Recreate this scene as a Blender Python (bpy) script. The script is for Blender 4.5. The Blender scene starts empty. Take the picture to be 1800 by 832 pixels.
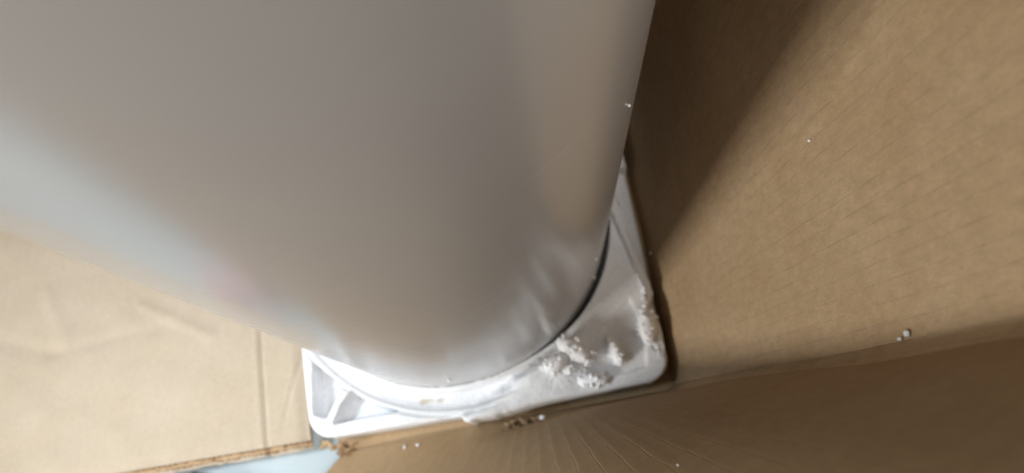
import bpy, bmesh, math, random
from mathutils import Vector, Matrix, noise
import numpy as np
random.seed(7)

# ------------------------------------------------------------------ camera
scn = bpy.context.scene
col = scn.collection
H_CAM = 1.1
cam_d = bpy.data.cameras.new('camera')
cam = bpy.data.objects.new('camera', cam_d)
col.objects.link(cam)
cam_d.sensor_width = 36.0
cam_d.lens = 25.0
cam_d.clip_start = 0.01
cam_d.clip_end = 50
cam.matrix_world = Matrix((
    (0.997695987, 0.0, 0.0678433271, 0),
    (0.0194057914, 0.958218179, -0.285379285, 0),
    (-0.0650087094, 0.286038321, 0.956010432, H_CAM),
    (0, 0, 0, 1)))
cam_d.dof.use_dof = True
cam_d.dof.focus_distance = 0.62
cam_d.dof.aperture_fstop = 3.6
scn.camera = cam

# ------------------------------------------------------------------ world, lamps, exposure
w = bpy.data.worlds.new('World')
scn.world = w
w.use_nodes = True
bg = w.node_tree.nodes['Background']
bg.inputs[0].default_value = (1.0, 0.93, 0.84, 1)
bg.inputs[1].default_value = 0.13

def area(name, loc, target, sx, sy, power, color):
    l = bpy.data.lights.new(name, 'AREA')
    l.shape = 'RECTANGLE'; l.size = sx; l.size_y = sy
    l.energy = power; l.color = color
    o = bpy.data.objects.new(name, l); col.objects.link(o)
    o.location = loc
    o.rotation_euler = (Vector(target) - Vector(loc)).to_track_quat('-Z', 'Y').to_euler()
    return o

lamp = area('flap_fill_light', (-1.155, -0.08, 1.4), (-0.594, 0.023, 0.0), 0.26, 0.26, 2.7, (0.80, 0.91, 1.0))  # added narrow fill lamp, brightens the flap and the tray's left
lamp.data.spread = math.radians(62)
area('low_window_light', (-1.921, -1.166, 1.10), (0.1, 0.2, 0.2), 0.5, 0.5, 43, (1.0, 0.98, 0.93))
area('tank_fill_light', (0.522, -0.352, 2.5), (-0.023, 0.128, 0.3), 0.4, 0.4, 28, (1.0, 0.96, 0.90))  # added fill lamp that lifts the tank's front, no known source there

scn.view_settings.view_transform = 'Standard'
scn.view_settings.look = 'None'
scn.view_settings.exposure = 0.0
scn.view_settings.gamma = 1.0
scn.cycles.use_denoising = True
scn.cycles.max_bounces = 10
scn.cycles.diffuse_bounces = 6

# ------------------------------------------------------------------ helpers
ANG = math.radians(10.4)
CA, SA = math.cos(ANG), math.sin(ANG)

def W(u, v, z):
    """box-aligned coordinates (metres) to world"""
    return Vector((u * CA - v * SA, u * SA + v * CA, z))

def tag(o, label=None, cat=None, group=None, kind=None):
    for k, x in (('label', label), ('category', cat), ('group', group), ('kind', kind)):
        if x: o[k] = x
    return o

def empty(name, loc=(0, 0, 0)):
    o = bpy.data.objects.new(name, None); col.objects.link(o); o.location = loc
    o.empty_display_size = 0.05
    return o

def link_mesh(name, verts, faces, mat, parent=None, smooth=True, uvs=None, loc=None):
    me = bpy.data.meshes.new(name)
    if loc is not None:
        L = Vector(loc); verts = [Vector(p) - L for p in verts]
    me.from_pydata([tuple(p) for p in verts], [], faces)
    me.update()
    if smooth:
        me.polygons.foreach_set('use_smooth', [True] * len(me.polygons))
    if uvs is not None:
        ul = me.uv_layers.new(name='UVMap')
        li = np.empty(len(me.loops), dtype=np.int32)
        me.loops.foreach_get('vertex_index', li)
        ul.data.foreach_set('uv', np.asarray(uvs, dtype=np.float32)[li].ravel())
    me.materials.append(mat)
    o = bpy.data.objects.new(name, me); col.objects.link(o)
    if parent is not None: o.parent = parent
    if loc is not None: o.location = loc
    return o

def sm(a, b, x):
    t = min(1.0, max(0.0, (x - a) / (b - a)))
    return t * t * (3 - 2 * t)

def nz(x, y, z=0.0, s=1.0):
    return noise.noise(Vector((x * s, y * s, z * s)))

def seg_dist(p, a, b):
    ax, ay = a; bx, by = b; px, py = p
    dx, dy = bx - ax, by - ay
    t = max(0, min(1, ((px - ax) * dx + (py - ay) * dy) / (dx * dx + dy * dy + 1e-12)))
    return math.hypot(px - ax - t * dx, py - ay - t * dy), t

def poly_sd(p, poly):
    """signed distance to polygon (negative inside)"""
    d = 1e9; inside = False; n = len(poly)
    for i in range(n):
        a = poly[i]; b = poly[(i + 1) % n]
        d = min(d, seg_dist(p, a, b)[0])
        if (a[1] > p[1]) != (b[1] > p[1]):
            if p[0] < (b[0] - a[0]) * (p[1] - a[1]) / (b[1] - a[1]) + a[0]: inside = not inside
    return -d if inside else d

# ------------------------------------------------------------------ materials
def new_mat(name):
    m = bpy.data.materials.new(name); m.use_nodes = True
    nt = m.node_tree
    return m, nt, nt.nodes, nt.links, nt.nodes['Principled BSDF']

def tex(n, l, kind, coord, scale, **kw):
    t = n.new(kind)
    t.inputs['Scale'].default_value = scale
    for k, v in kw.items():
        t.inputs[k].default_value = v
    l.new(coord, t.inputs['Vector'])
    return t

def ramp(n, l, fac, stops):
    r = n.new('ShaderNodeValToRGB')
    e = r.color_ramp.elements
    while len(e) < len(stops): e.new(0.5)
    for i, (p, c) in enumerate(stops):
        e[i].position = p; e[i].color = (c[0], c[1], c[2], 1)
    l.new(fac, r.inputs[0])
    return r

def math_n(n, l, op, a, b=None, c=None):
    m = n.new('ShaderNodeMath'); m.operation = op
    for i, x in enumerate((a, b, c)):
        if x is None: continue
        if isinstance(x, (int, float)): m.inputs[i].default_value = x
        else: l.new(x, m.inputs[i])
    return m.outputs[0]

def mixc(n, l, fac, a, b, mode='MIX'):
    m = n.new('ShaderNodeMix'); m.data_type = 'RGBA'; m.blend_type = mode
    for s, x in ((0, fac), (6, a), (7, b)):
        if isinstance(x, (int, float)): m.inputs[s].default_value = x
        elif isinstance(x, tuple): m.inputs[s].default_value = (*x, 1)
        else: l.new(x, m.inputs[s])
    return m.outputs[2]

def kraft(name, period=0.0, line_depth=0.0, base=(0.44, 0.31, 0.185), line_col=0.0, pale_lines=False, soft=1.0):
    m, nt, n, l, b = new_mat(name)
    uv = n.new('ShaderNodeTexCoord').outputs['UV']
    big = tex(n, l, 'ShaderNodeTexNoise', uv, 9.0, Detail=4.0, Roughness=0.6)
    mp = n.new('ShaderNodeMapping'); mp.inputs['Scale'].default_value = (1.0, 0.45, 1.0)
    l.new(uv, mp.inputs['Vector'])
    mid = tex(n, l, 'ShaderNodeTexNoise', mp.outputs[0], 110.0, Detail=5.0, Roughness=0.7)
    fib = tex(n, l, 'ShaderNodeTexNoise', mp.outputs[0], 520.0, Detail=4.0, Roughness=0.75, Distortion=1.2)
    d = tuple(x * (1 - 0.12 * soft) for x in base); h = tuple(min(1, x * (1 + 0.08 * soft)) for x in base)
    r = ramp(n, l, mid.outputs[0], [(0.25, d), (0.75, h)])
    warm = ramp(n, l, big.outputs[0], [(0.3, (0.93, 0.90, 0.84)), (0.7, (1.05, 1.06, 1.08))])
    c = mixc(n, l, min(1.0, soft), r.outputs[0], warm.outputs[0], 'MULTIPLY')
    fr = ramp(n, l, fib.outputs[0], [(0.35, (0.84, 0.82, 0.78)), (0.65, (1.08, 1.08, 1.08))])
    c = mixc(n, l, 0.75, c, fr.outputs[0], 'MULTIPLY')
    # dark flecks of bark in the paper
    sp = tex(n, l, 'ShaderNodeTexNoise', mp.outputs[0], 260.0, Detail=1.0)
    spr = ramp(n, l, sp.outputs[0], [(0.76, (0, 0, 0)), (0.80, (1, 1, 1))])
    c = mixc(n, l, math_n(n, l, 'MULTIPLY', spr.outputs[0], 0.5), c, tuple(x * 0.42 for x in base))
    hgt = math_n(n, l, 'MULTIPLY', fib.outputs[0], 0.00022)
    hgt = math_n(n, l, 'ADD', hgt, math_n(n, l, 'MULTIPLY', mid.outputs[0], 0.00022))
    if period:
        sep = n.new('ShaderNodeSeparateXYZ'); l.new(uv, sep.inputs[0])
        wob = tex(n, l, 'ShaderNodeTexNoise', uv, 14.0, Detail=1.0)
        x = math_n(n, l, 'ADD', sep.outputs[0], math_n(n, l, 'MULTIPLY', wob.outputs[0], period * 0.25))
        x = math_n(n, l, 'PINGPONG', x, period * 0.5)
        x = math_n(n, l, 'DIVIDE', x, period * 0.5)
        line = ramp(n, l, x, [(0.0, (1, 1, 1)), (0.10, (0, 0, 0))]).outputs[0]
        brk = tex(n, l, 'ShaderNodeTexNoise', uv, 42.0, Detail=2.0)
        brr = ramp(n, l, brk.outputs[0], [(0.32, (0, 0, 0)), (0.62, (1, 1, 1))]).outputs[0]
        msk = math_n(n, l, 'MULTIPLY', line, brr)
        hgt = math_n(n, l, 'SUBTRACT', hgt, math_n(n, l, 'MULTIPLY', msk, line_depth))
        if line_col:
            c = mixc(n, l, math_n(n, l, 'MULTIPLY', msk, line_col), c, tuple(q * 0.5 for q in base))
    if pale_lines:   
        # pressed flute lines: rubbed pale where the board is bent open
        side = n.new('ShaderNodeMapRange'); l.new(sep.outputs[0], side.inputs[0])
        side.inputs[1].default_value = 0.06; side.inputs[2].default_value = -0.02
        side.inputs[3].default_value = 0.0; side.inputs[4].default_value = 0.36
        c = mixc(n, l, math_n(n, l, 'MULTIPLY', line, side.outputs[0]), c, tuple(min(1, q * 1.7) for q in base))
    # scuffs: worn, paler fibre where the attribute says so
    at = n.new('ShaderNodeAttribute'); at.attribute_name = 'wear'
    c = mixc(n, l, at.outputs['Fac'], c, (0.62, 0.52, 0.40))
    bp = n.new('ShaderNodeBump'); bp.inputs['Distance'].default_value = 1.0
    bp.inputs['Strength'].default_value = 0.8
    l.new(hgt, bp.inputs['Height'])
    l.new(c, b.inputs['Base Color']); l.new(bp.outputs[0], b.inputs['Normal'])
    b.inputs['Roughness'].default_value = 0.78
    b.inputs['Specular IOR Level'].default_value = 0.25
    return m

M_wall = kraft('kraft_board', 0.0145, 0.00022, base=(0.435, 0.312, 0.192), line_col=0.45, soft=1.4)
M_front = kraft('kraft_board_front', 0.0135, 0.0003, base=(0.36, 0.25, 0.145), line_col=0.5, pale_lines=True)  # same board, base darkened to carry the front wall's shade
M_flap = kraft('kraft_board_flap', 0.008, 0.00004, base=(0.46, 0.385, 0.30), soft=0.45)  # same board, base paled to carry the strong light on the flap
M_plain = kraft('kraft_board_plain')
M_core = kraft('kraft_core', base=(0.24, 0.15, 0.085))

def foam_mat(name, lo, hi):
    m, nt, n, l, b = new_mat(name)
    co = n.new('ShaderNodeTexCoord').outputs['Object']
    v = tex(n, l, 'ShaderNodeTexVoronoi', co, 330.0)
    k = tex(n, l, 'ShaderNodeTexNoise', co, 22.0, Detail=4.0, Roughness=0.6)
    r = ramp(n, l, k.outputs[0], [(0.3, lo), (0.7, hi)])
    v2 = ramp(n, l, v.outputs['Distance'], [(0.0, (1, 1, 1)), (0.55, (0.98, 0.98, 0.98)), (0.9, (0.86, 0.87, 0.9))])
    c = mixc(n, l, 1.0, r.outputs[0], v2.outputs[0], 'MULTIPLY')
    at = n.new('ShaderNodeAttribute'); at.attribute_name = 'wear'
    c = mixc(n, l, at.outputs['Fac'], c, (0.36, 0.27, 0.12))
    hh = math_n(n, l, 'MULTIPLY', v.outputs['Distance'], -0.0009)
    hh = math_n(n, l, 'ADD', hh, math_n(n, l, 'MULTIPLY', k.outputs[0], 0.002))
    bp = n.new('ShaderNodeBump'); bp.inputs['Distance'].default_value = 1.0
    bp.inputs['Strength'].default_value = 0.6
    l.new(hh, bp.inputs['Height']); l.new(bp.outputs[0], b.inputs['Normal'])
    l.new(c, b.inputs['Base Color'])
    b.inputs['Roughness'].default_value = 0.85
    b.inputs['Specular IOR Level'].default_value = 0.25
    b.inputs['Subsurface Weight'].default_value = 0.15
    b.inputs['Subsurface Radius'].default_value = (0.006, 0.006, 0.006)
    return m
M_foam = foam_mat('expanded_foam', (0.79, 0.80, 0.82), (0.85, 0.86, 0.88))
M_lit_foam = foam_mat('lit_torn_foam', (0.90, 0.91, 0.93), (0.93, 0.94, 0.95))  # same foam with a whiter base, so the chunks look lit

def tank_mat():
    m, nt, n, l, b = new_mat('enamelled_steel')
    co = n.new('ShaderNodeTexCoord').outputs['Object']
    k = tex(n, l, 'ShaderNodeTexNoise', co, 3.0, Detail=3.0)
    r = ramp(n, l, k.outputs[0], [(0.3, (0.43, 0.43, 0.44)), (0.7, (0.46, 0.46, 0.47))])
    # fine scratches running round the shell
    mp = n.new('ShaderNodeMapping'); mp.inputs['Scale'].default_value = (6, 6, 60)
    mp.inputs['Rotation'].default_value = (0.5, 0.25, 0)
    l.new(co, mp.inputs['Vector'])
    s = tex(n, l, 'ShaderNodeTexNoise', mp.outputs[0], 4.0, Detail=5.0, Roughness=0.7)
    rr = ramp(n, l, s.outputs[0], [(0.35, (0.18, 0.18, 0.18)), (0.7, (0.25, 0.25, 0.25))])
    peel = tex(n, l, 'ShaderNodeTexNoise', co, 260.0, Detail=1.0)
    dent = tex(n, l, 'ShaderNodeTexNoise', co, 7.0, Detail=1.0)
    hh = math_n(n, l, 'ADD', math_n(n, l, 'MULTIPLY', peel.outputs[0], 0.00005),
                math_n(n, l, 'MULTIPLY', dent.outputs[0], 0.0008))
    bp = n.new('ShaderNodeBump'); bp.inputs['Distance'].default_value = 1.0
    bp.inputs['Strength'].default_value = 0.6
    l.new(hh, bp.inputs['Height']); l.new(bp.outputs[0], b.inputs['Normal'])
    c = r.outputs[0]
    # three hairline scuffs across the paint, each a thin band between two points of the shell
    for A, B_, wd, st in (((-0.1185, 0.1014, 0.4487), (-0.0429, 0.1372, 0.4832), 0.0008, 0.45),
                          ((-0.10, 0.108, 0.556), (-0.03, 0.146, 0.61), 0.0007, 0.25),
                          ((-0.0223, 0.1526, 0.6981), (0.0194, 0.1961, 0.6951), 0.0013, 0.35)):
        A = Vector(A); B_ = Vector(B_)
        base = Vector(W(CU, CV, -0.035)); A2 = A - base; B2 = B_ - base
        ax = (B2 - A2).normalized(); rad = Vector((A2.x, A2.y, 0)).normalized()
        nn = ax.cross(rad).normalized()
        def dotp(vec):
            q = n.new('ShaderNodeVectorMath'); q.operation = 'DOT_PRODUCT'
            l.new(co, q.inputs[0]); q.inputs[1].default_value = tuple(vec); return q.outputs['Value']
        dd = math_n(n, l, 'ABSOLUTE', math_n(n, l, 'SUBTRACT', dotp(nn), nn.dot(A2)))
        m1 = n.new('ShaderNodeMapRange'); l.new(dd, m1.inputs[0])
        m1.inputs[1].default_value = 0; m1.inputs[2].default_value = wd; m1.inputs[3].default_value = 1; m1.inputs[4].default_value = 0
        along = math_n(n, l, 'SUBTRACT', dotp(ax), ax.dot(A2))
        Ls = (B2 - A2).length
        half = math_n(n, l, 'ABSOLUTE', math_n(n, l, 'SUBTRACT', along, Ls / 2))
        m2 = n.new('ShaderNodeMapRange'); l.new(half, m2.inputs[0])
        m2.inputs[1].default_value = Ls * 0.25; m2.inputs[2].default_value = Ls * 0.6; m2.inputs[3].default_value = 1; m2.inputs[4].default_value = 0
        front = math_n(n, l, 'GREATER_THAN', dotp(rad), 0.1)
        f = math_n(n, l, 'MULTIPLY', math_n(n, l, 'MULTIPLY', m1.outputs[0], m2.outputs[0]), math_n(n, l, 'MULTIPLY', front, st))
        c = mixc(n, l, f, c, (0.75, 0.72, 0.68))
    l.new(c, b.inputs['Base Color']); l.new(rr.outputs[0], b.inputs['Roughness'])
    b.inputs['IOR'].default_value = 1.62
    b.inputs['Metallic'].default_value = 0.15
    return m

def simple(name, colr, rough, sc=20, var=0.12, spec=0.5):
    m, nt, n, l, b = new_mat(name)
    co = n.new('ShaderNodeTexCoord').outputs['Object']
    k = tex(n, l, 'ShaderNodeTexNoise', co, sc, Detail=4.0)
    r = ramp(n, l, k.outputs[0], [(0.3, tuple(x * (1 - var) for x in colr)), (0.7, tuple(min(1, x * (1 + var)) for x in colr))])
    l.new(r.outputs[0], b.inputs['Base Color'])
    b.inputs['Roughness'].default_value = rough
    b.inputs['Specular IOR Level'].default_value = spec
    return m
M_floor = simple('pale_floor', (0.36, 0.42, 0.44), 0.45, 6, 0.05)
M_gasket = simple('black_rubber', (0.02, 0.02, 0.024), 0.5)

# ------------------------------------------------------------------ setting: the floor the box stands on
fl = link_mesh('floor', [(-4, -4, -0.115), (4, -4, -0.115), (4, 4, -0.115), (-4, 4, -0.115)], [(0, 1, 2, 3)], M_floor, smooth=False)
tag(fl, kind='structure')

# ------------------------------------------------------------------ cardboard box
box = empty('cardboard_box', W(-0.1, 0.35, -0.085))
tag(box, 'opened brown corrugated cardboard box with one side flap laid flat', 'box')
bpy.context.view_layer.update()
BINV = Vector(box.location)

def sheet(name, S, s0, s1, h0, h1, ns, nh, thick, mat, parent=box, wear=None, keep=None, off=(0, 0, 0)):
    """board panel: grid of S(s,h) with real thickness, uv in metres"""
    ss = [s0 + (s1 - s0) * i / ns for i in range(ns + 1)]
    hs = [h0 + (h1 - h0) * j / nh for j in range(nh + 1)]
    top = np.array([[S(s, h) for h in hs] for s in ss])           # ns+1, nh+1, 3
    du = np.gradient(top, axis=0); dv = np.gradient(top, axis=1)
    nr = np.cross(du, dv); nr /= np.linalg.norm(nr, axis=2)[..., None] + 1e-12
    bot = top - nr * thick
    N = (ns + 1) * (nh + 1)
    V = [W(*p) - BINV for p in top.reshape(-1, 3)] + [W(*p) - BINV for p in bot.reshape(-1, 3)]
    uvs = [(s, h) for s in ss for h in hs]; uvs = uvs + uvs
    idx = lambda i, j: i * (nh + 1) + j
    K = lambda i, j: keep is None or keep((ss[i] + ss[i + 1]) / 2, (hs[j] + hs[j + 1]) / 2)
    kk = [[K(i, j) for j in range(nh)] for i in range(ns)]
    F = []
    for i in range(ns):
        for j in range(nh):
            if not kk[i][j]: continue
            a, b_, c, d = idx(i, j), idx(i + 1, j), idx(i + 1, j + 1), idx(i, j + 1)
            F.append((a, b_, c, d)); F.append((d + N, c + N, b_ + N, a + N))
            for (ii, jj, p, q) in ((i, j - 1, a, b_), (i + 1, j, b_, c), (i, j + 1, c, d), (i - 1, j, d, a)):
                if ii < 0 or jj < 0 or ii >= ns or jj >= nh or not kk[ii][jj]:
                    F.append((q, p, p + N, q + N))
    o = link_mesh(name, V, F, mat, parent, smooth=True, uvs=uvs)
    me = o.data
    me.set_sharp_from_angle(angle=math.radians(50))
    if wear is not None:
        at = me.attributes.new('wear', 'FLOAT', 'POINT')
        vals = np.array([wear(s, h) for s in ss for h in hs], dtype=np.float32)
        at.data.foreach_set('value', np.concatenate([vals, vals * 0]))
    return o

ZB = -0.075
# bottom board
def S_bot(s, h):
    return (s, h, ZB - 0.002 + 0.0015 * nz(s, h, 3, 9))
sheet('bottom_panel', S_bot, -0.352, 0.235, 0.046, 0.66, 50, 50, 0.007, M_plain)

# front wall (bottom of the picture): s runs along u from the cut edge to the corner
FAN = [(-0.50, -0.95, -0.85, 0.22), (-0.345, -0.92, -0.86, 0.30), (-0.20, -0.72, -0.85, 0.62), (-0.12, -0.36, -0.62, 0.85),
       (-0.05, 0.0, -0.28, 1.0), (0.0, 0.05, -0.17, 1.0), (0.06, 0.07, -0.11, 1.0), (0.13, 0.075, -0.078, 1.0), (0.205, 0.08, -0.047, 1.0)]
def fan_raw(s):
    s = max(-0.499, min(0.2049, s))
    for a, b_ in zip(FAN, FAN[1:]):
        if a[0] <= s <= b_[0]:
            t = (s - a[0]) / (b_[0] - a[0])
            return [a[i] + (b_[i] - a[i]) * t for i in (1, 2, 3)]
_fan = {}
def fan(s):
    k = round(s, 5)
    if k not in _fan:
        acc = [0, 0, 0]; tw = 0
        for q in range(-8, 9):
            x = q / 8.0; wt = math.exp(-2.5 * x * x); f = fan_raw(s + x * 0.05)
            acc = [a + wt * b_ for a, b_ in zip(acc, f)]; tw += wt
        _fan[k] = [a / tw for a in acc]
    return _fan[k]
def S_front(s, h):
    fu, fv, fz = fan(s)
    u = s + h * fu
    v = 0.053 - 0.004 * sm(-0.1, -0.35, s) + h * fv
    z = ZB + h * fz
    p = 0.0135
    amp = 0.0005 * sm(0.02, 0.08, h) * sm(0.9, 0.35, h) * sm(-0.16, -0.03, s)
    f = abs(((s / p) % 1.0) - 0.5) * 2
    v += amp * (f ** 3) + 0.003 * nz(s, h, 7.5, 5)
    # buckle along the bottom by the torn hole
    dh = math.hypot((s + 0.045) / 0.05, (h - 0.03) / 0.02)
    v -= 0.006 * math.exp(-dh * dh)
    return (u, v, z)
def front_v(u, z):
    """v of the front wall's inner face at (u, z)"""
    h = z - ZB; q = u
    for _ in range(4):
        q = u - h * fan(q)[0]
    if q > 0.2: q = 0.2
    return S_front(q, h)[1]

# right side wall: s runs along v, h is height
CREASE = [(0.245, 0.84), (0.219, 0.744), (0.204, 0.701), (0.190, 0.669), (0.184, 0.626), (0.177, 0.590)]
def crease_d(s, h):
    best = 1e9; bt = 0
    for i in range(len(CREASE) - 1):
        d, t = seg_dist((s, h), CREASE[i], CREASE[i + 1])
        if d < best: best = d; bt = (i + t) / (len(CREASE) - 1)
    return best, bt
def S_right(s, h):
    # s = 0 at the corner with the front wall, grows towards the back
    u = 0.203 + 0.094 * h
    v = 0.066 - 0.046 * h + s
    # the board rolls away into the corner, more so higher up
    r = 0.002 + 0.006 * sm(0.10, 0.72, h)
    x = max(0.0, r - 0.003 - 0.008 * sm(0.1, 0.6, h) - s)
    u -= 1.0 * x * x / r if x < r else 1.0 * r + 2.0 * (x - r)
    u += 0.0025 * nz(s, h, 1.5, 6) + 0.004 * math.sin(h * 5 + s * 3)
    d, t = crease_d(s, h)
    u += -0.0016 * math.exp(-(d / 0.004) ** 2) * (1 - 0.5 * t)
    return (u, max(v, front_v(u, ZB + h) - 0.013), ZB + h)
def wear_right(s, h):
    d, t = crease_d(s, h)
    wdt = 0.0035 * (1.1 - t)
    return 0.75 * math.exp(-(d / max(0.001, wdt)) ** 2) * (1 - 0.6 * t)
sheet('side_panel', S_right, -0.060, 0.60, 0.0, 1.02, 150, 240, 0.007, M_wall, wear=wear_right)

def keep_front(s, h):
    # ragged cut at the left edge and lower top edge on the left
    edge = -0.342 + 0.003 * nz(h, 0, 2, 60)
    top = 0.98
    hole = math.hypot((s + 0.048) / 0.028, (h - 0.028 - 0.1 * (s + 0.045)) / 0.007) + 0.35 * nz(s, h, 4, 130) > 1
    return s > edge and h < top and hole
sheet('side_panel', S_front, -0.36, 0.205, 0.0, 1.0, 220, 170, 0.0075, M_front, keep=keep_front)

# back wall, hidden behind the tank
def S_back(s, h):
    return (s, 0.655 + 0.04 * h, ZB + h)
sheet('side_panel', S_back, 0.225, -0.40, 0.0, 1.02, 20, 20, 0.007, M_plain)

# left side: slit at the corner and folded down flat
def S_flap(s, h):
    # s = distance out from the fold (positive to the left), h along v
    u = -0.392 - s
    z = -0.066 + 0.006 * sm(0, 0.02, s) + 0.012 * s
    z += -0.0042 * math.exp(-((s - 0.069) / 0.0030) ** 2) + 0.0015 * math.exp(-((s - 0.076) / 0.004) ** 2)
    z += -0.0025 * math.exp(-((s - 0.035 + (h - 0.126) * 0.36) / 0.003) ** 2) * sm(0.08, 0.13, h)
    # crumpled folds
    for (a, b_, dep, wd) in (((0.270, 0.346), (0.150, 0.272), 0.0022, 0.010), ((0.23, 0.302), (0.43, 0.292), -0.002, 0.012),
                             ((0.43, 0.292), (0.60, 0.36), -0.002, 0.016), ((0.40, 0.30), (0.44, 0.40), 0.002, 0.014)):
        d, t = seg_dist((s, h), a, b_)
        z += dep * math.exp(-(d / wd) ** 2)
    z += 0.006 * nz(s, h, 9, 4.5) + 0.0018 * nz(s, h, 2, 18)
    z -= 0.005 * math.exp(-((h - 0.08) / 0.012) ** 2) * 0.5
    return (u, h, z)
def S_flap_r(h, s): return S_flap(s, h)
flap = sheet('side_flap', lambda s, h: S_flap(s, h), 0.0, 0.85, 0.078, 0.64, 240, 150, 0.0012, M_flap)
# layers of the double wall under the flap liner, seen along its cut edge
def layer(name, dz, th, mat, ragged, seed, phase=None):
    def S(s, h):
        u, v, z = S_flap(s, h)
        v0 = h - ragged - 0.0025 * nz(s, 0, seed, 28) - 0.0025 * nz(s, 0, seed, 110) if h < 0.09 else h
        zz = z - dz
        if phase is not None: zz -= 0.0013 * math.sin(2 * math.pi * (s / 0.009) + phase)
        return (u, v0, zz)
    return sheet(name, S, 0.0, 0.80, 0.078, 0.30, 330, 6, th, mat, parent=flap)
layer('fluting', 0.0030, 0.0006, M_core, 0.003, 3.1, 0.0)
layer('liner', 0.0050, 0.0009, M_plain, 0.007, 5.3)
layer('fluting', 0.0070, 0.0006, M_core, 0.009, 8.3, 2.0)
layer('liner', 0.0090, 0.0010, M_flap, 0.013, 11.7)

# torn shreds of board: at the slit corner and round the hole in the front wall
def shred(uvz, lu, lv, yaw, pitch, seed, mat=M_core, parent=box):
    n1, n2 = 7, 5
    V = []; R = Matrix.Rotation(yaw, 3, 'Z') @ Matrix.Rotation(pitch, 3, 'X')
    for lay in (0, 1):
        for i in range(n1 + 1):
            for j in range(n2 + 1):
                a = (i / n1 - 0.5) * lu; c = (j / n2 - 0.5) * lv
                rag = 1 + 0.5 * nz(i * .7, j * .7, seed + 0.3)
                p = Vector((a * rag, c * rag, 0.08 * lu * math.sin(i * 1.1 + seed) + 0.003 * nz(i, j, seed + 5) - lay * 0.0012))
                V.append(W(*uvz) + R @ p - BINV)
    N = (n1 + 1) * (n2 + 1); F = []
    for i in range(n1):
        for j in range(n2):
            a = i * (n2 + 1) + j; q = (a, a + n2 + 1, a + n2 + 2, a + 1)
            F.append(q); F.append(tuple(x + N for x in reversed(q)))
    for i in range(n1):
        for j in (0, n2):
            a = i * (n2 + 1) + j; b_ = a + n2 + 1; F.append((a, b_, b_ + N, a + N))
    for j in range(n2):
        for i in (0, n1):
            a = i * (n2 + 1) + j; F.append((a, a + 1, a + 1 + N, a + N))
    return link_mesh('torn_shred', V, F, mat, parent, uvs=[(v.x, v.y) for v in V])
for k, (u, v, z, lu, lv, yw, pt) in enumerate([
        (-0.352, 0.060, -0.062, 0.018, 0.010, 0.3, 0.9), (-0.343, 0.052, -0.055, 0.012, 0.018, 1.2, -0.7),
        (-0.362, 0.066, -0.058, 0.016, 0.009, -0.4, 0.5), (-0.336, 0.060, -0.060, 0.008, 0.016, 0.2, 1.1),
        (-0.372, 0.068, -0.064, 0.014, 0.010, 0.9, -0.4)]):
    shred((u, v, z), lu, lv, yw, pt, k * 3.7, M_core if k % 2 else M_plain)
for k, (u, z, lu, lv, yw, pt) in enumerate([
        (-0.072, -0.047, 0.012, 0.009, 0.3, 1.2), (-0.060, -0.045, 0.009, 0.013, 1.0, 0.9), (-0.050, -0.043, 0.014, 0.010, -0.5, 1.4),
        (-0.040, -0.042, 0.010, 0.012, 0.7, 1.0), (-0.030, -0.041, 0.011, 0.008, 0.1, 1.3), (-0.022, -0.040, 0.008, 0.008, 0.9, 0.8)]):
    shred((u, 0.050, z), lu, lv, yw, pt, 30 + k * 2.9, M_core if k % 2 else M_plain)

# ------------------------------------------------------------------ foam base tray
CU, CV, RT = -0.116, 0.376, 0.2527
U0, U1, V0, V1 = -0.371, 0.183, 0.0735, 0.628
def outline_sd(u, v):
    r = 0.034
    cx, cy = (U0 + U1) / 2, (V0 + V1) / 2
    # sides are a touch bowed
    hx = (U1 - U0) / 2 + 0.006 * (1 - ((v - cy) / 0.277) ** 2) - 0.0
    hy = (V1 - V0) / 2 + 0.003 * (1 - ((u - cx) / 0.277) ** 2)
    qx, qy = abs(u - cx) - hx + r, abs(v - cy) - hy + r
    d = math.hypot(max(qx, 0), max(qy, 0)) + min(max(qx, qy), 0) - r
    if v < 0.2:      # the broken block sticks out a little past the front edge
        d -= 0.009 * sm(-0.139, -0.132, u) * sm(0.01, -0.11, u) * (1 + 0.4 * nz(u, 0, 4, 60))
    return d

POCKETS = [([(-0.358, 0.188), (-0.336, 0.165), (-0.317, 0.146), (-0.346, 0.104), (-0.362, 0.113)], 0.042),
           ([(-0.302, 0.134), (-0.286, 0.120), (-0.268, 0.110), (-0.236, 0.0955), (-0.332, 0.0935), (-0.319, 0.118)], 0.042),
           ([(0.146, 0.204), (0.160, 0.150), (0.150, 0.098), (0.092, 0.090), (0.062, 0.108), (0.050, 0.128), (0.098, 0.165)], 0.0035)]
STEP_A, STEP_B = (-0.136, 0.060), (0.030, 0.138)
def side_of_step(u, v):
    dx, dy = STEP_B[0] - STEP_A[0], STEP_B[1] - STEP_A[1]
    L = math.hypot(dx, dy)
    return ((u - STEP_A[0]) * dy - (v - STEP_A[1]) * dx) / L       # positive to the right of the line

def tank_r(th):
    # outline of the shell: round, slightly swollen at the front left
    d = (th - math.radians(232) + math.pi) % (2 * math.pi) - math.pi
    return RT + 0.0150 * math.exp(-(d / 0.62) ** 2)

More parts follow.
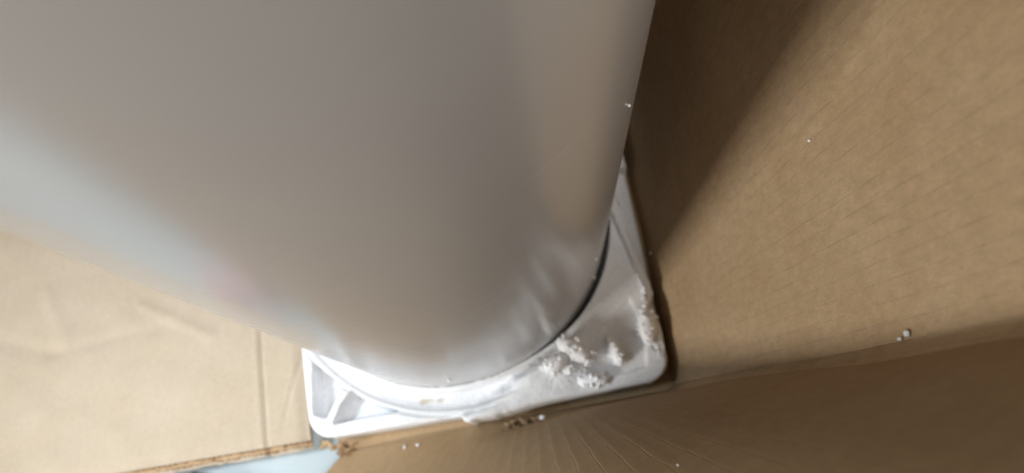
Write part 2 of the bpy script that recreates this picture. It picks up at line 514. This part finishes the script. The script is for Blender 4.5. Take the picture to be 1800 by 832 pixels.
def tray_z(u, v):
    z = 0.0; dirt = 0.0
    r = math.hypot(u - CU, v - CV); th = math.atan2(v - CV, u - CU)
    left = sm(-0.02, -0.10, u)
    tr = tank_r(th)
    # ring channel beside the tank on the left, well under the tank
    ch_in, ch_out = tr + 0.010, 0.2935 + 0.004 * math.cos(th * 3)
    z -= 0.010 * left * sm(ch_in - 0.002, ch_in + 0.002, r) * sm(ch_out + 0.002, ch_out - 0.003, r)
    z -= 0.004 * left * sm(ch_out + 0.012, ch_out + 0.009, r) * sm(tr, tr + 0.002, r)
    gap = -0.003 + 0.009 * sm(-0.05, 0.12, u)
    z -= 0.062 * sm(tr + gap + 0.003, tr + gap - 0.002, r)
    for poly, dep in POCKETS:
        if abs(u - poly[0][0]) < 0.15 and v < 0.25:
            d = poly_sd((u, v), poly)
            z -= dep * sm(0.0028, -0.002, d)
    # raised broken block on the right half of the front
    jag = 0.004 * nz(u, v, 1, 40) + 0.001 * nz(u, v, 6, 150)
    sd = side_of_step(u, v) + jag
    if v < 0.22 and u > -0.2:
        z += 0.024 * sm(-0.020, 0.001, sd) * max(0.0, 1 - max(0.0, sd - 0.004) / 0.085) * sm(0.10, 0.02, u)
        # torn rough area
        m = sm(-0.03, 0.02, u) * sm(0.10, 0.05, u) * sm(0.03, 0.0, abs(v - 0.118) - 0.012)
        z += m * (0.003 * nz(u, v, 2, 45) + 0.002 * nz(u, v, 8, 160))
    # raised lip strip on the right side, snapped off near the corner
    d, t = seg_dist((u, v), (0.150, 0.372), (0.180, 0.212))
    z += 0.020 * sm(0.0105, 0.0075, d + 0.0015 * nz(u, v, 5, 120)) * (0.6 + 0.4 * t)
    # rim broken back beside the strip
    if u > 0.165 and 0.12 < v < 0.42:
        z -= 0.030 * sm(0.004, 0.010, u - 0.166 - 0.0 + 0.18 * (v - 0.21)) * sm(0.14, 0.20, v)
    # a torn away patch of the rim in the corner
    d, t = seg_dist((u, v), (0.176, 0.200), (0.172, 0.118))
    z += sm(0.014, 0.004, d) * (0.004 * nz(u, v, 12, 60) + 0.003 * nz(u, v, 3, 170))
    # brown dirt in the channel
    e = math.hypot((u + 0.192) / 0.013, (v - 0.103) / 0.005)
    dirt = 0.55 * sm(1.2, 0.5, e + 0.5 * nz(u, v, 2, 120))
    e2 = math.hypot((u + 0.170) / 0.007, (v - 0.100) / 0.004)
    dirt = max(dirt, 0.5 * sm(1.2, 0.5, e2 + 0.5 * nz(u, v, 7, 120)))
    # soft rounding of the outer edge
    s0 = outline_sd(u, v)
    k = max(0.0, 1 + s0 / 0.007)
    z -= 0.006 * (1 - math.sqrt(max(0, 1 - min(1, k) ** 2)))
    z += 0.0007 * nz(u, v, 1, 30)
    return z, dirt

def build_tray():
    root = empty('foam_tray', W(CU, CV, ZB))
    tag(root, 'white moulded foam base tray with ribbed corner pockets, its right corner broken', 'packing foam')
    L = Vector(root.location)
    st = 0.002
    nu = int((U1 - U0 + 0.03) / st); nv = int((V1 - V0 + 0.034) / st)
    ids = {}; V = []; D = []; BND = []
    for i in range(nu + 1):
        for j in range(nv + 1):
            u = U0 - 0.012 + i * st; v = V0 - 0.022 + j * st
            if math.hypot(u - CU, v - CV) < RT - 0.03: continue
            s0 = outline_sd(u, v)
            if s0 > st * 0.75: continue
            if s0 > -st * 0.75:
                e = 1e-4
                gx = (outline_sd(u + e, v) - s0) / e; gy = (outline_sd(u, v + e) - s0) / e
                g = gx * gx + gy * gy
                u -= s0 * gx / g; v -= s0 * gy / g
            z, dd = tray_z(u, v)
            ids[i, j] = len(V); V.append(W(u, v, z) - L); D.append(dd)
    F = []
    for i in range(nu):
        for j in range(nv):
            q = [(i, j), (i + 1, j), (i + 1, j + 1), (i, j + 1)]
            k = [ids[x] for x in q if x in ids]
            if len(k) >= 3: F.append(tuple(k))
    bm = bmesh.new()
    lay = bm.verts.layers.float.new('wear')
    vs = [bm.verts.new(p) for p in V]
    for a, d in zip(vs, D): a[lay] = d
    for f in F:
        try: bm.faces.new([vs[x] for x in f])
        except ValueError: pass
    for a in [a for a in bm.verts if not a.link_faces]: bm.verts.remove(a)
    be = [e for e in bm.edges if len(e.link_faces) == 1]
    r = bmesh.ops.extrude_edge_only(bm, edges=be)
    for g in r['geom']:
        if isinstance(g, bmesh.types.BMVert): g.co.z = 0.001
    bmesh.ops.recalc_face_normals(bm, faces=bm.faces)
    me = bpy.data.meshes.new('base_block'); bm.to_mesh(me); bm.free()
    me.polygons.foreach_set('use_smooth', [True] * len(me.polygons))
    me.set_sharp_from_angle(angle=math.radians(55))
    me.materials.append(M_foam)
    o = bpy.data.objects.new('base_block', me); col.objects.link(o); o.parent = root
    # torn lumps of the same foam that still cling to the block
    return root
tray = build_tray()

# ------------------------------------------------------------------ tank
M_tank = tank_mat()
def build_tank():
    root = empty('storage_tank', W(CU, CV, -0.035))
    tag(root, 'large glossy grey white round tank standing in the foam tray', 'tank')
    L = Vector(root.location)
    prof = []            # (radius offset, z)
    zb, zt, rb, rt = -0.035, 1.28, 0.022, 0.05
    prof.append((-0.2, zb))
    prof.append((-rb - 0.01, zb))
    for k in range(9):
        a = -math.pi / 2 + k / 8 * math.pi / 2
        prof.append((-rb + rb * math.cos(a), zb + rb + rb * math.sin(a)))
    for k in range(1, 24): prof.append((0, zb + rb + (zt - zb - rt - rb) * k / 24))
    for k in range(9):
        a = k / 8 * math.pi / 2
        prof.append((-rt + rt * math.cos(a), zt - rt + rt * math.sin(a)))
    prof.append((-0.2, zt + 0.018)); 
    NT = 160; V = []; F = []
    for (dr, z) in prof:
        for k in range(NT):
            th = 2 * math.pi * k / NT
            r = max(0.001, tank_r(th) + dr)
            V.append(W(CU + r * math.cos(th), CV + r * math.sin(th), z) - L)
    for i in range(len(prof) - 1):
        for k in range(NT):
            a = i * NT + k; b_ = i * NT + (k + 1) % NT
            F.append((a, b_, b_ + NT, a + NT))
    F.append(tuple(reversed(range(NT)))); F.append(tuple(range((len(prof) - 1) * NT, len(prof) * NT)))
    o = link_mesh('shell', V, F, M_tank, root)
    return root
tank = build_tank()

# ------------------------------------------------------------------ torn foam lumps and stray crumbs
def lump(name, uvz, size, seed, label, group=None, cat='foam piece', stretch=(1, 1, 0.7), sub=4, yaw=0.0, rough=0.35):
    bm = bmesh.new()
    bmesh.ops.create_icosphere(bm, subdivisions=sub, radius=0.5)
    for v in bm.verts:
        p = v.co.copy()
        k = 1 + rough * noise.noise(p * 3.0 + Vector((seed, 0, 0))) + rough * 0.55 * noise.noise(p * 8 + Vector((0, seed, 0)))
        if sub > 3: k += rough * 0.3 * abs(noise.noise(p * 19 + Vector((0, 0, seed))))
        v.co = Vector((p.x * k * stretch[0], p.y * k * stretch[1], p.z * k * stretch[2])) * size
    me = bpy.data.meshes.new(name); bm.to_mesh(me); bm.free()
    me.polygons.foreach_set('use_smooth', [True] * len(me.polygons))
    me.materials.append(M_foam)
    o = bpy.data.objects.new(name, me); col.objects.link(o)
    o.location = W(*uvz); o.rotation_euler = (0, 0, yaw)
    tag(o, label, cat, group)
    return o
def chunk(uvz, dims, seed, label, group, yaw=0.0, n=90):
    rnd = random.Random(seed)
    bm = bmesh.new()
    for i in range(n):
        while True:
            p = Vector((rnd.uniform(-1, 1), rnd.uniform(-1, 1), rnd.uniform(-1, 1)))
            if p.length < 1: break
        if p.length > 0.1: p = p.normalized() * p.length ** 0.45
        k = 1 + 0.55 * noise.noise(p * 1.7 + Vector((seed, 0, 0)))
        c = Vector((p.x * dims[0] * k, p.y * dims[1] * k, p.z * dims[2] * k)) * 0.5
        r = rnd.uniform(0.0022, 0.0040) * (1.5 if p.length < 0.6 else 1)
        M = Matrix.Translation(c) @ Matrix.Rotation(rnd.uniform(0, 3), 4, 'X') @ Matrix.Diagonal((r, r * rnd.uniform(.7, 1.1), r * rnd.uniform(.7, 1.1), 1))
        bmesh.ops.create_icosphere(bm, subdivisions=2, radius=1.0, matrix=M)
    M = Matrix.Diagonal((dims[0] * 0.52, dims[1] * 0.52, dims[2] * 0.52, 1))
    bmesh.ops.create_icosphere(bm, subdivisions=2, radius=1.0, matrix=M)
    me = bpy.data.meshes.new('foam_chunk'); bm.to_mesh(me); bm.free()
    me.polygons.foreach_set('use_smooth', [True] * len(me.polygons))
    me.materials.append(M_lit_foam)
    o = bpy.data.objects.new('foam_chunk', me); col.objects.link(o)
    o.location = W(uvz[0], uvz[1], tray_z(uvz[0], uvz[1])[0] + uvz[2]); o.rotation_euler = (0, 0, yaw + ANG)
    tag(o, label, 'foam piece', group)
    return o
G1 = 'torn foam chunks lying on the broken corner'
chunk((0.046, 0.138, 0.006), (0.060, 0.030, 0.036), 1, 'largest crumbly white foam chunk leaning against the tank foot', G1, -0.7, 150)
chunk((0.015, 0.122, 0.003), (0.040, 0.024, 0.026), 2, 'crumbly foam chunk just right of the bright broken step', G1, 0.3, 70)
chunk((0.066, 0.090, 0.002), (0.052, 0.020, 0.018), 3, 'flat white foam chunk near the front edge of the tray', G1, -0.1, 80)
chunk((0.108, 0.126, 0.009), (0.016, 0.044, 0.026), 4, 'white foam chunk lying in the shallow pocket of the right corner', G1, 0.2, 90)
chunk((0.164, 0.158, 0.002), (0.026, 0.060, 0.026), 5, 'long torn foam chunk on the rim beside the right wall', G1, -0.1, 130)
chunk((0.176, 0.204, 0.004), (0.014, 0.014, 0.012), 6, 'small foam chunk at the snapped end of the raised strip', G1, 0.4, 40)
chunk((0.034, 0.112, 0.003), (0.014, 0.012, 0.010), 7, 'smallest crumbly foam piece between the tank foot and the flat chunk', G1, 0.4, 30)

G2 = 'stray foam crumbs in and around the box'
C = 'foam crumb'
def bead_at(p, size, seed, label, stretch=(1, 1, 1), yaw=0.0):
    o = lump('foam_crumb', (0, 0, 0), size, seed, label, G2, cat=C, stretch=stretch, sub=2, yaw=yaw)
    o.location = p
    return o
bead_at((0.0520, 0.2505, 0.6074), 0.0022, 1, 'tiny white foam crumb stuck on the upper right side of the tank')
bead_at((-0.1556, 0.0895, 0.0927), 0.0048, 2, 'tiny white foam crumb stuck low on the tank above the ring channel')
bead_at((0.0462, 0.2393, 0.1946), 0.0040, 3, 'tiny foam crumb on the right edge of the tank just above its foot')
bead_at((0.0500, 0.2450, 0.0666), 0.0040, 4, 'tiny foam crumb on the tank edge beside the dark gap')
bead_at((0.2440, 0.0810, 0.5706), 0.0040, 5, 'smaller left one of two white flakes in the crease between right and front walls', (0.5, 0.8, 1.5), 0.3)
bead_at((0.2440, 0.0834, 0.5818), 0.0056, 6, 'larger right one of two white flakes in the crease between right and front walls', (0.5, 0.9, 1.3), 0.3)
bead_at((0.2080, 0.2517, 0.5375), 0.0026, 7, 'tiny foam crumb on the right wall below the pale crease')
bead_at((0.1480, 0.3122, -0.0417), 0.0040, 8, 'tiny foam crumb at the foot of the shaded right wall')
bead_at((-0.2456, -0.0015, -0.0590), 0.0060, 9, 'left one of two white crumbs on the cardboard below the tray', (0.7, 1.1, 0.8))
bead_at((-0.2246, 0.0023, -0.0578), 0.0055, 10, 'right one of two white crumbs on the cardboard below the tray', (1.1, 0.8, 0.8))
bead_at((-0.0275, 0.0462, -0.0200), 0.0085, 11, 'white crumb cluster at the right end of the torn hole', (1.2, 0.9, 0.8), 0.3)
bead_at((0.0815, -0.0088, 0.5755), 0.0020, 14, 'tiny pale speck on the shaded front wall near the bottom edge')
bead_at(W(-0.006, 0.120, 0.022), 0.0060, 12, 'round white crumb on top of the broken step')
bead_at(W(0.052, 0.083, 0.004), 0.0050, 13, 'small round crumb on the front rim of the tray under the flat chunk')

# ------------------------------------------------------------------ unseen pink stand-in on the floor, added for the tank's pink reflection
M_stand_in = simple('pink_stand_in', (0.56, 0.34, 0.37), 0.85, 60, 0.1, 0.2)
def stand_in():
    bm = bmesh.new()
    bmesh.ops.create_icosphere(bm, subdivisions=5, radius=0.5)
    for v in bm.verts:
        p = v.co
        k = 1 + 0.10 * math.sin(p.x * 14 + 3 * noise.noise(p * 2)) * (0.5 + p.z) + 0.18 * noise.noise(p * 2.6)
        v.co = Vector((p.x * 0.26 * k, p.y * 0.10 * k, max(p.z, -0.3) * 0.070 * k))
    me = bpy.data.meshes.new('stand_in_shape'); bm.to_mesh(me); bm.free()
    me.polygons.foreach_set('use_smooth', [True] * len(me.polygons)); me.materials.append(M_stand_in)
    o = bpy.data.objects.new('stand_in_shape', me); col.objects.link(o)
    o.location = W(-0.545, -0.045, -0.094); o.rotation_euler = (0, 0, -0.62)
    tag(o, 'unseen greyish pink shape beside the box, added to mirror a pink blur on the tank', 'stand_in')
stand_in()

bpy.context.view_layer.update()
